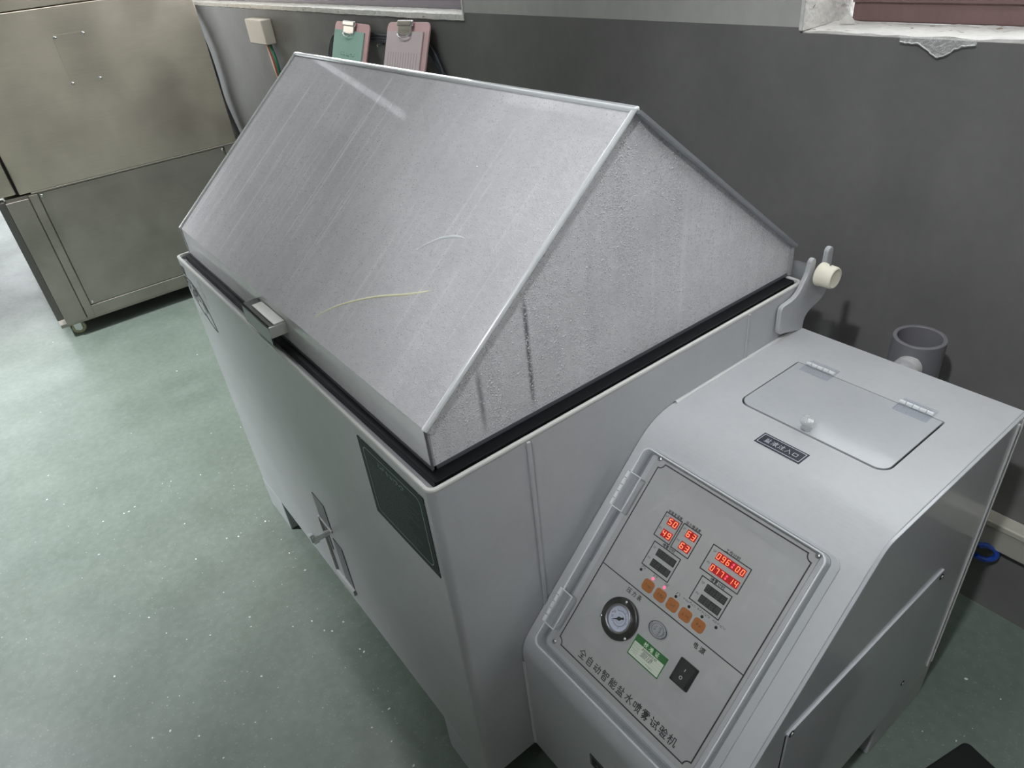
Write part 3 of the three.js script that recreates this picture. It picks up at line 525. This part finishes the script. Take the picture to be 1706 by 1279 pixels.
    if (lit) {
      const l = new THREE.RectAreaLight(lin(1, 0.1, 0.08), 0.5, x1 - x0, s1 - s0);
      l.name = numbered('display_light'); l.position.copy(V((x0 + x1) / 2, -(s0 + s1) / 2, 0.0045).applyMatrix4(slopeM));
      l.lookAt(l.position.clone().add(V(0, 1, 1))); machine.add(l);
    }
  };
  display(0.1165, 0.1205, 0.1345, 0.1325, '50', 1, 'red lit display reading 50'); display(0.1165, 0.1400, 0.1345, 0.1520, '49', 1, 'red lit display reading 49');
  display(0.1510, 0.1205, 0.1690, 0.1325, '63', 1, 'upper red display reading 63'); display(0.1510, 0.1400, 0.1690, 0.1520, '63', 1, 'lower red display reading 63');
  display(0.2070, 0.1225, 0.2545, 0.1340, '096:00', 1, 'red lit display reading 096:00'); display(0.2070, 0.1410, 0.2545, 0.1525, '077:14', 1, 'red lit display reading 077:14');
  for (const [x, s] of [[0.1260, 0.1690], [0.1260, 0.1865], [0.2165, 0.1690], [0.2165, 0.1860]]) display(x, s, x + 0.0345, s + 0.0115, '8888', 0, 'dark unlit display');
  // indicator lamps and orange buttons
  const LAMP = std({ color: lin(0.2, 0.02, 0.06), emissive: lin(1.0, 0.13, 0.24), emissiveIntensity: 1.6 });
  [0.118, 0.142, 0.164, 0.186, 0.210, 0.233, 0.257].forEach((x, i) => part('indicator_lamp', onSlope(new THREE.SphereGeometry(0.0023, 16, 8).scale(1, 1, 0.6).translate(x, -0.2115, 0.002)), i === 1 || i === 2 ? LAMP : BLACK_MATTE, i === 1 || i === 2 ? 'pink lit indicator' : 'dark indicator'));
  const ORANGE = [3, 3, 2, 3, 2].map((n) => canvas(192, 160, (g, w, h) => { g.fillStyle = '#a2622c'; g.fillRect(0, 0, w, h); smudge(g, 96 - n * 19, 60, n, 40, '#26140a'); }));
  [0.141, 0.1645, 0.188, 0.2115, 0.235].forEach((x, i) => {
    const g = new THREE.ExtrudeGeometry(rrect(-0.0098, -0.0088, 0.0098, 0.0088, 0.0052), { depth: 0.0004, bevelEnabled: true, bevelSize: 0.0006, bevelThickness: 0.0005, bevelOffset: -0.0006, bevelSegments: 2 });
    const uv = g.attributes.uv, p = g.attributes.position; for (let k = 0; k < p.count; k++) uv.setXY(k, p.getX(k) / 0.0196 + 0.5, p.getY(k) / 0.0176 + 0.5);
    part('button', onSlope(g.translate(x, -0.2245, 0.002)), std({ map: ORANGE[i], roughness: 0.45 }), 'orange rounded button');
  });
  // pressure gauge
  const GX = 0.1295, GS = 0.2905;
  const lathe = (pts, n = 48) => new THREE.LatheGeometry(pts.map(([r, y]) => new THREE.Vector2(r, y)), n).rotateX(Math.PI / 2).translate(GX, -GS, 0.002);
  const gauge = part('pressure_gauge', onSlope(lathe([[0.0215, 0.0045], [0.0225, 0.006], [0.029, 0.006], [0.0312, 0.005], [0.032, 0.003], [0.032, 0], [0.0215, 0], [0.0215, 0.0045]])), phy({ color: lin(0.012, 0.011, 0.010), roughness: 0.28, clearcoat: 0.5 }), 'round pressure gauge with a black flange');
  mesh('gauge_bezel', onSlope(lathe([[0.0185, 0.003], [0.0190, 0.008], [0.0205, 0.0088], [0.0218, 0.0078], [0.0222, 0.005], [0.0222, 0.003], [0.0185, 0.003]])), std({ color: lin(0.42, 0.41, 0.42), metalness: 1, roughness: 0.3 }), gauge);
  const dial = canvas(512, 512, (g) => {
    g.fillStyle = '#c5cbdb'; g.fillRect(0, 0, 512, 512); g.translate(256, 256); g.strokeStyle = '#2d3140'; g.lineWidth = 7;
    g.beginPath(); g.arc(0, 0, 150, Math.PI * 0.75, Math.PI * 2.25); g.stroke();
    for (let i = 0; i <= 40; i++) { const a = Math.PI * (0.75 + 1.5 * i / 40), r = i % 10 ? 172 : 196; g.lineWidth = i % 10 ? 4 : 8; g.beginPath(); g.moveTo(150 * Math.cos(a), 150 * Math.sin(a)); g.lineTo(r * Math.cos(a), r * Math.sin(a)); g.stroke(); }
    g.lineWidth = 4; g.beginPath(); g.arc(0, 0, 92, Math.PI * 0.75, Math.PI * 2.25); g.stroke();
    g.strokeStyle = '#2d3140'; g.lineWidth = 8; for (const [x, y] of [[-60, 166], [46, 172]]) { g.beginPath(); g.arc(x, y, 20, 0, 6.3); g.stroke(); }
    g.strokeStyle = '#b03a58'; g.lineWidth = 10; g.beginPath(); g.moveTo(-40, 200); g.lineTo(6, 214); g.moveTo(-16, 190); g.lineTo(-22, 226); g.stroke();
  });
  mesh('gauge_dial', onSlope(new THREE.CylinderGeometry(0.0188, 0.0188, 0.002, 40).rotateX(Math.PI / 2).translate(GX, -GS, 0.004)), std({ map: dial, roughness: 0.5 }), gauge);
  const needle = new THREE.ExtrudeGeometry(poly([[-0.0145, 0], [-0.002, 0.0013], [0.008, 0.0016], [0.008, -0.0016], [-0.002, -0.0013]]), { depth: 0.0006, bevelEnabled: false });
  mesh('gauge_needle', onSlope(merge(needle.rotateZ(0.60).translate(GX, -GS, 0.0058), new THREE.CylinderGeometry(0.003, 0.003, 0.0016, 16).rotateX(Math.PI / 2).translate(GX, -GS, 0.0062))), BLACK_MATTE, gauge);
  mesh('gauge_glass', onSlope(new THREE.CylinderGeometry(0.0188, 0.0188, 0.0008, 40).rotateX(Math.PI / 2).translate(GX, -GS, 0.0088)), CLEAR, gauge);
  for (const [x, s] of [[0.1275, 0.2635], [0.1025, 0.3045], [0.1545, 0.3075]]) mesh('gauge_screw', onSlope(new THREE.SphereGeometry(0.0026, 14, 8).scale(1, 1, 0.6).translate(x, -s, 0.0084)), CHROME, gauge);
  // stickers
  const oval = canvas(512, 352, (g, w, h) => { g.fillStyle = '#a4a6a8'; g.fillRect(0, 0, w, h); g.strokeStyle = '#3b3d40'; g.lineWidth = 16; g.beginPath(); g.ellipse(256, 176, 232, 152, 0, 0, 6.3); g.stroke(); g.lineWidth = 8; g.beginPath(); g.ellipse(256, 176, 178, 100, 0, 0, 6.3); g.stroke(); smudge(g, 120, 120, 5, 52, '#3b3d40'); smudge(g, 170, 205, 4, 40, '#3b3d40'); smudge(g, 130, 40, 7, 36, '#3b3d40'); smudge(g, 150, 282, 6, 36, '#3b3d40'); });
  const og = new THREE.CylinderGeometry(1, 1, 0.0006, 40).rotateX(Math.PI / 2).scale(0.0175, 0.0122, 1).translate(0.188, -0.2665, 0.0023);
  part('oval_sticker', onSlope(og), std({ map: oval, roughness: 0.35, metalness: 0.2 }), 'small silver oval sticker');
  const cal = canvas(640, 352, (g, w, h) => {
    g.fillStyle = '#2c6b34'; g.fillRect(0, 0, w, h); g.fillStyle = '#cfd6c6'; g.fillRect(18, 112, w - 36, h - 130);
    han(g, '校准证', 176, 22, 76, 116, 0.12, '#cfe0c8'); g.strokeStyle = '#8a9a84'; g.lineWidth = 2; for (let i = 0; i < 4; i++) { g.beginPath(); g.moveTo(24, 165 + i * 44); g.lineTo(w - 24, 165 + i * 44); g.stroke(); smudge(g, 30, 130 + i * 44, 5, 24, '#5b7a58'); }
    g.fillStyle = '#0d0f14'; g.font = 'italic bold 48px serif'; g.fillText('DX044015-01', 190, 160); g.fillText('2024.5.08', 220, 206); g.fillText('2025.5.07', 210, 250); smudge(g, 360, 285, 5, 26, '#5b7a58');
  });
  part('calibration_sticker', splate(0.165, 0.2895, 0.2235, 0.3225, 0.002, 0.0026), std({ map: cal, roughness: 0.4 }), 'green and white calibration sticker');
  // power switch
  const sw = part('power_switch', merge(sbox(0.2378, 0.2730, 0.2682, 0.3085, 0.001, 0.006, 0.0015)), phy({ color: lin(0.012, 0.012, 0.012), roughness: 0.35 }), 'black rocker power switch');
  const face = canvas(256, 320, (g, w, h) => { g.fillStyle = '#1e1e20'; g.fillRect(0, 0, w, h); g.strokeStyle = '#c8c8c8'; g.lineWidth = 11; g.beginPath(); g.moveTo(128, 70); g.lineTo(128, 116); g.stroke(); g.beginPath(); g.arc(128, 218, 22, 0, 6.3); g.stroke(); });
  const rock = new THREE.BoxGeometry(0.0232, 0.029, 0.006); rock.rotateX(-0.10); rock.translate(0.253, -0.2908, 0.0052);
  mesh('rocker', onSlope(rock), std({ map: face, roughness: 0.35 }), sw);
  // clear raised cover over the panel, hinged at the left
  const cx0 = 0.034, cx1 = 0.341, cs0 = 0.047, cs1 = 0.404, hh = 0.025;
  const ring = rrect(cx0, -cs1, cx1, -cs0, 0.012); ring.holes.push(rrect(cx0 + 0.003, -cs1 + 0.003, cx1 - 0.003, -cs0 - 0.003, 0.009, THREE.Path));
  const cover = part('panel_cover', onSlope(sweepZ(rrect(cx0, -cs1, cx1, -cs0, 0.012), hh, hh + 0.003, 0.0008)), CLEAR, 'clear hinged cover over the control panel');
  mesh('cover_wall', onSlope(sweepZ(ring, 0.0004, hh)), phy({ color: lin(0.80, 0.82, 0.84), transmission: 0.82, roughness: 0.1, thickness: 0, clearcoat: 1, clearcoatRoughness: 0.06 }), cover);
  const edge = rrect(cx0 - 0.0004, -cs1 - 0.0004, cx1 + 0.0004, -cs0 + 0.0004, 0.012); edge.holes.push(rrect(cx0 + 0.0014, -cs1 + 0.0014, cx1 - 0.0014, -cs0 - 0.0014, 0.011, THREE.Path));
  mesh('cover_edge', onSlope(sweepZ(edge, hh + 0.0008, hh + 0.0032)), ACRYLIC_EDGE, cover);
  const rail = rrect(cx0 - 0.004, -cs1 - 0.004, cx1 + 0.011, -cs0 + 0.004, 0.014); rail.holes.push(rrect(cx0, -cs1, cx1, -cs0, 0.012, THREE.Path));
  mesh('cover_flange', onSlope(sweepZ(rail, 0.0004, 0.0045, 0.0008)), phy({ color: lin(0.6, 0.62, 0.63), transmission: 0.3, roughness: 0.25, thickness: 0, clearcoat: 1, clearcoatRoughness: 0.1 }), cover);
  const HINGE = phy({ color: lin(0.93, 0.94, 0.95), transmission: 0.9, roughness: 0.06, thickness: 0, clearcoat: 1, clearcoatRoughness: 0.05 });
  for (const s of [0.123, 0.336]) {
    const k = [0, 1, 2, 3, 4].map((i) => onSlope(new THREE.CylinderGeometry(0.0034, 0.0034, 0.0105, 12).translate(cx0 - 0.002, -s - 0.024 + i * 0.012, hh + 0.004)));
    mesh('cover_hinge', merge(sbox(cx0 + 0.002, s - 0.03, cx0 + 0.022, s + 0.03, hh + 0.0034, hh + 0.0054, 0.0006), sbox(cx0 - 0.0055, s - 0.03, cx0 - 0.0035, s + 0.03, hh - 0.016, hh + 0.004, 0.0006)), HINGE, cover, 'clear acrylic hinge');
    mesh('hinge_knuckles', merge(k, [[s - 0.0304, s - 0.0292], [s + 0.0292, s + 0.0304]].map(([a, b]) => sbox(cx0 + 0.002, a, cx0 + 0.022, b, hh + 0.0034, hh + 0.0058)), sbox(cx0 + 0.0212, s - 0.03, cx0 + 0.0224, s + 0.03, hh + 0.0034, hh + 0.0058)), ACRYLIC_EDGE, cover);
  }
}

// ------------------------------------------------------------------ things round the chamber
{ // open plastic pipe behind the control cabinet
  const g = tag(grp('drain_pipe', scene, [0.155, 0, -0.952]), 'grey open-topped plastic pipe standing between the control cabinet and the wall', 'pipe');
  const pts = [[0.0375, 0.02], [0.0375, 0.68], [0.0382, 0.682], [0.0442, 0.682], [0.045, 0.68], [0.045, 0], [0.0375, 0], [0.0375, 0.02]].map(([r, y]) => new THREE.Vector2(r, y));
  mesh('pipe_body', new THREE.LatheGeometry(pts, 56), std({ color: lin(0.19, 0.185, 0.2), roughness: 0.45 }), g);
  mesh('branch', new THREE.CylinderGeometry(0.018, 0.018, 0.11, 28).rotateX(Math.PI / 2).translate(0.01, 0.640, 0.096), PVC, g, 'pale branch towards the cabinet');
  mesh('branch_collar', new THREE.CylinderGeometry(0.023, 0.023, 0.02, 28).rotateX(Math.PI / 2).translate(0.01, 0.640, 0.05), PVC_WELD, g);
}
{ // cable trunking on the wall
  const g = tag(grp('cable_trunking', scene, [0, 0, WALL_Z]), 'cream plastic cable trunking along the foot of the dark wall', 'trunking');
  mesh('trunk', bx(0.20, 0.196, 0.0, 1.9, 0.258, 0.034, 0.003), std({ color: lin(0.42, 0.40, 0.35), roughness: 0.45 }), g);
  mesh('trunk_cover', bx(0.20, 0.250, 0.0, 1.9, 0.266, 0.037, 0.004), std({ color: lin(0.50, 0.48, 0.41), roughness: 0.4 }), g);
}
{
  const g = new THREE.TorusGeometry(0.020, 0.006, 10, 28, Math.PI * 1.5).rotateZ(-2.4).rotateY(0.4);
  const o = tag(mesh('hose_clip', g, phy({ color: lin(0.015, 0.07, 0.42), roughness: 0.35, clearcoat: 0.4 })), 'small blue plastic clip hanging under the cream trunking', 'clip');
  o.position.set(0.346, 0.180, WALL_Z + 0.035);
  mesh('clip_tab', bx(-0.005, 0.012, -0.035, 0.005, 0.02, 0.002, 0.002), o.material, o);
}
{ // black rounded case on the floor at the lower right
  const w = 0.087, d = 0.30;
  const o = tag(grp('plastic_case', scene, [0.492, 0, -0.748]), 'flat black rounded plastic case on the green floor beside the control cabinet', 'case');
  o.rotation.y = -0.22;
  mesh('case_body', riseY(rrect(0, -d, w, 0, 0.012), 0, 0.022, 0.003), BLACK_MATTE, o);
  mesh('case_foot', bx(0.01, -0.0, 0.02, w - 0.01, 0.004, d - 0.02), BLACK_MATTE, o);
}
// clip boards on the wall
function clipboard(x0, x1, yTop, yBot, name, label, board, sheet, print, tilt) {
  const w = x1 - x0, h = yTop - yBot, g = tag(grp(name, scene, [(x0 + x1) / 2, yTop, WALL_Z + 0.02]), label, 'clipboard');
  g.rotation.z = tilt; g.rotation.x = -0.36;                                  // hung over the hose, the foot leans out
  mesh('board', sweepZ(rrect(-w / 2 - 0.012, -h, w / 2 + 0.018, 0.008, 0.022), -0.004, 0.002, 0.001), std({ color: board, roughness: 0.5 }), g);
  const t = canvas(384, 512, (c, cw, ch) => { c.fillStyle = sheet; c.fillRect(0, 0, cw, ch); print(c, cw, ch); });
  const s = new THREE.BoxGeometry(w - 0.012, h - 0.03, 0.005); s.translate(-0.006, -h / 2 - 0.008, 0.0055);
  mesh('papers', s, std({ map: t, roughness: 0.8 }), g);
  const c = mesh('clip', merge(bx(-0.045, -0.035, 0.008, 0.045, -0.004, 0.014, 0.003), bx(-0.05, -0.008, 0.006, 0.05, 0.012, 0.018, 0.005)), CHROME, g, 'metal clip');
  mesh('clip_lever', new THREE.TorusGeometry(0.03, 0.0028, 8, 20, Math.PI).rotateZ(Math.PI).scale(1.2, 0.5, 1).translate(0, -0.03, 0.018), CHROME, c);
  return g;
}
clipboard(-2.325, -2.06, 1.100, 0.80, 'clipboard', 'clipboard with a green cover sheet hung on the dark wall', lin(0.78, 0.48, 0.48), '#a9cfc2', (g) => { g.globalAlpha = 0.7; smudge(g, 110, 150, 6, 30, '#5c8a80'); smudge(g, 120, 250, 5, 30, '#3f6a66'); smudge(g, 150, 300, 3, 30, '#3f6a66'); }, -0.02);
clipboard(-1.885, -1.63, 1.115, 0.80, 'clipboard', 'clipboard with pale pinkish ruled sheets hung on the dark wall', lin(0.74, 0.5, 0.5), '#dccdce', (g, w, h) => { g.strokeStyle = '#8f8486'; g.lineWidth = 3; for (let i = 0; i < 12; i++) { g.beginPath(); g.moveTo(40 + i * 28, 120); g.lineTo(40 + i * 28, h - 30); g.stroke(); } }, 0.03);
{
  const g = tag(grp('hose_coil', scene, [-1.97, 0.86, WALL_Z + 0.026]), 'coiled dark hose hung on the wall behind the two clipboards', 'hose');
  const HOSE = std({ color: lin(0.045, 0.05, 0.06), roughness: 0.45 });
  for (let i = 0; i < 3; i++) mesh('hose_loop', tube([V(-0.52 - i * 0.016, -0.15, 0), V(-0.50 - i * 0.014, 0.05, -0.004), V(-0.43, 0.165 + i * 0.012, -0.012), V(-0.3, 0.185 + i * 0.01, -0.02), V(0.16, 0.185 + i * 0.01, -0.02), V(0.33, 0.165 + i * 0.012, -0.012), V(0.41 + i * 0.014, 0.02, -0.004), V(0.44 + i * 0.012, -0.16, 0)], 0.007, 60, 10), HOSE, g);
  mesh('hose_hook', new THREE.CylinderGeometry(0.005, 0.005, 0.04, 10).rotateX(Math.PI / 2).translate(-0.02, 0.178, -0.014), CHROME, g);
}
{ // socket box with loose wires
  const g = tag(grp('socket_box', scene, [-3.2, 1.04, WALL_Z]), 'cream plastic socket box on the dark wall with wires hanging below', 'socket box');
  mesh('box_body', bx(-0.115, -0.055, 0, 0.105, 0.055, 0.055, 0.006), std({ color: lin(0.62, 0.57, 0.5), roughness: 0.5 }), g);
  [['white', lin(0.75, 0.7, 0.6), 0], ['green', lin(0.05, 0.22, 0.13), 0.03], ['red', lin(0.45, 0.05, 0.06), 0.015]].forEach(([c, col, dx]) => mesh('wire', tube([V(0.02 + dx, -0.05, 0.02), V(0.05 + dx * 1.6, -0.13, 0.025), V(0.06 + dx, -0.22, 0.02), V(0.09 + dx, -0.36, 0.015)], 0.009, 24, 8), std({ color: col, roughness: 0.5 }), g, c + ' wire'));
}
{ // thick grey cable down the wall behind the steel cabinet
  const g = tube([V(-4.36, 1.16, -1.06), V(-4.26, 1.05, -1.05), V(-4.18, 0.90, -1.05), V(-4.165, 0.75, -1.05), V(-4.17, 0.62, -1.05), V(-4.09, 0.42, -1.055), V(-3.98, 0.2, -1.06)], 0.030, 60, 12);
  tag(mesh('power_cable', g, std({ color: lin(0.13, 0.13, 0.15), roughness: 0.4 })), 'thick grey cable running down the wall behind the steel cabinet', 'cable');
}
// stainless steel cabinet on castors
{
  const X = -2.85, g = tag(grp('steel_cabinet', scene, [X, 0, -0.22]), 'brushed stainless steel cabinet on castors at the far end of the room', 'steel cabinet');
  const z = (v) => v + 0.22, BK = -1.3;
  mesh('upper_body', merge(bx(BK, 0.648, z(-0.70), 0, 1.276, z(0.205), 0.004), bx(BK, 1.279, z(-0.70), 0, 1.9, z(0.205), 0.004)), STEEL, g);
  mesh('lower_body', bx(BK + 0.01, 0.12, z(-0.69), -0.012, 0.640, z(0.26)), STEEL_SHADED, g);
  mesh('side_panel', bx(-0.012, 0.126, z(-0.632), -0.002, 0.638, z(0.143), 0.002), STEEL_SHADED, g, 'screwed lower side panel');
  mesh('frame_rail', merge(bx(-0.02, 0.640, z(-0.70), 0.001, 0.6475, z(0.165), 0.002), bx(-0.02, 0.072, z(-0.70), 0.001, 0.124, z(0.15), 0.003), bx(-0.02, 0.12, z(-0.70), 0.0, 0.645, z(-0.637), 0.002)), STEEL_SHADED, g);
  mesh('corner_post', merge(bx(-0.06, 0.072, z(0.146), 0.002, 0.638, z(0.178), 0.002), bx(-0.06, 0.072, z(0.181), 0.002, 0.628, z(0.265), 0.003)), STEEL_SHADED, g);
  mesh('corner_edge', bx(-0.06, 0.10, z(0.265), -0.004, 0.635, z(0.292), 0.003), std({ color: lin(0.2, 0.19, 0.18), metalness: 1, roughness: 0.5 }), g);
  mesh('door_seal', bx(BK + 0.02, 0.65, z(0.205), -0.008, 1.9, z(0.215)), BLACK_MATTE, g);
  const door = mesh('door', bx(BK + 0.02, 0.652, z(0.215), -0.004, 1.9, z(0.30), 0.006), STEEL, g);
  mesh('door_handle', bx(-0.10, 0.80, z(0.262), 0.012, 0.86, z(0.31), 0.01), BLACK_MATTE, door, 'black latch');
  mesh('mounting_plate', bx(-0.001, 1.0, z(-0.252), 0.0008, 1.18, z(-0.137), 0.0004), STEEL, g);
  for (const [y, zz] of [[1.172, -0.144], [1.173, -0.246], [1.007, -0.141], [1.008, -0.245]]) mesh('rivet', new THREE.SphereGeometry(0.0065, 12, 8).scale(0.5, 1, 1).translate(0.001, y, z(zz)), CHROME, g);
  for (const [y, zz] of [[0.627, -0.625], [0.627, 0.133], [0.137, 0.133], [0.137, -0.625]]) mesh('screw', new THREE.SphereGeometry(0.006, 12, 8).scale(0.5, 1, 1).translate(-0.001, y, z(zz)), CHROME, g);
  mesh('base_plate', bx(BK + 0.02, 0.060, z(-0.69), -0.01, 0.075, z(0.29)), STEEL_SHADED, g);
  for (const [cx, cz] of [[-0.045, 0.225], [-0.045, -0.62], [BK + 0.08, 0.225], [BK + 0.08, -0.62]]) {
    const c = grp('castor', g, [cx, 0, z(cz)]);
    mesh('castor_wheel', new THREE.TorusGeometry(0.020, 0.0095, 10, 26).rotateY(Math.PI / 2).translate(0, 0.0297, 0), std({ color: lin(0.45, 0.45, 0.28), roughness: 0.5 }), c);
    mesh('castor_fork', merge(new THREE.CylinderGeometry(0.012, 0.012, 0.024, 18).rotateZ(Math.PI / 2).translate(0, 0.0297, 0), bx(-0.017, 0.026, -0.012, -0.013, 0.062, 0.018, 0.001), bx(0.013, 0.026, -0.012, 0.017, 0.062, 0.018, 0.001), bx(-0.02, 0.054, -0.025, 0.02, 0.062, 0.03, 0.002)), CHROME, c);
  }
}
// bits on the sill and below it
{
  const s = new THREE.ExtrudeGeometry(poly([[-0.014, 0], [0.013, -0.001], [0.012, 0.004], [0.0, 0.017], [-0.004, 0.014]]), { depth: 0.004, bevelEnabled: true, bevelSize: 0.001, bevelThickness: 0.001, bevelSegments: 1 });
  const o = tag(mesh('plaster_scrap', boxUV(s), PLASTER), 'small white triangular plaster scrap in the corner of the window sill', 'scrap');
  o.position.set(-0.212, 1.1535, WALL_Z - 0.085); o.rotation.y = 0.5;
  const web = new THREE.Shape(); const pts = []; for (let i = 0; i <= 24; i++) { const u = i / 24; pts.push([-0.05 + u * 0.125, -0.002 - 0.020 * Math.exp(-Math.pow((u - 0.55) / 0.2, 2)) - 0.003 * rnd()]); }
  web.moveTo(-0.05, 0.004); web.lineTo(0.075, 0.004); pts.reverse().forEach(([x, y]) => web.lineTo(x, y));
  const strand = pts.slice().map(([x, y]) => V(x, y, 0.002));
  const flakes = canvas(256, 128, (g, w, h) => { g.fillStyle = '#707070'; g.fillRect(0, 0, w, h); g.strokeStyle = '#ffffff'; for (let i = 0; i < 500; i++) { g.globalAlpha = 0.25 + 0.5 * rnd(); g.lineWidth = 0.6 + rnd(); const x = rnd() * w, y = rnd() * h; g.beginPath(); g.moveTo(x, y); g.quadraticCurveTo(x + 20 * rnd() - 10, y + 20 * rnd() - 10, x + 26 * rnd() - 13, y + 26 * rnd() - 13); g.stroke(); } });
  const wg = new THREE.ExtrudeGeometry(web, { depth: 0.003, bevelEnabled: true, bevelSize: 0.0012, bevelThickness: 0.0012, bevelSegments: 1 });
  const uv = wg.attributes.uv, p = wg.attributes.position; for (let i = 0; i < p.count; i++) uv.setXY(i, (p.getX(i) + 0.055) / 0.135, (p.getY(i) + 0.03) / 0.04);
  const w = tag(mesh('cobweb', wg, std({ color: lin(0.85, 0.85, 0.83), roughness: 0.9, transparent: true, alphaMap: flakes })), 'torn white cobweb hanging from the edge of the window sill', 'cobweb');
  mesh('web_edge', tube(strand, 0.0011, 60, 6), std({ color: lin(0.8, 0.8, 0.78), roughness: 0.9 }), w);
  w.position.set(-0.005, 1.146, WALL_Z + 0.005);
}
// white specks and flakes scattered over the floor
{
  const shape = new THREE.ExtrudeGeometry(poly([[-1, -0.3], [-0.2, -0.7], [0.8, -0.4], [1, 0.3], [0.1, 0.7], [-0.7, 0.4]]), { depth: 0.25, bevelEnabled: false }).rotateX(-Math.PI / 2);
  const n = 230, im = new THREE.InstancedMesh(shape, std({ color: lin(0.72, 0.76, 0.72), roughness: 0.7 }), n), M = new THREE.Matrix4(), q = new THREE.Quaternion();
  for (let i = 0; i < n; i++) {
    let x, z, near = rnd();
    if (near < 0.55) { x = -1.5 + rnd() * 1.4; z = 0.03 + Math.pow(rnd(), 1.6) * 0.5; } else if (near < 0.75) { x = 0.41 + rnd() * 0.35; z = -1.05 + rnd() * 0.7; } else { x = -3.2 + rnd() * 2.4; z = -0.5 + rnd() * 1.3; if (x > -1.16 && z < 0.02) z += 0.6; }
    const r = 0.0010 + 0.0026 * Math.pow(rnd(), 3);
    q.setFromAxisAngle(V(0, 1, 0), rnd() * 6.3); M.compose(V(x, 0.0002, z), q, V(r, r, r)); im.setMatrixAt(i, M);
  }
  im.name = 'floor_flakes'; im.userData.kind = 'stuff'; tag(im, 'scattered white flakes on the green floor', 'flakes'); im.castShadow = im.receiveShadow = true; scene.add(im);
}
renderer.render(scene, camera);
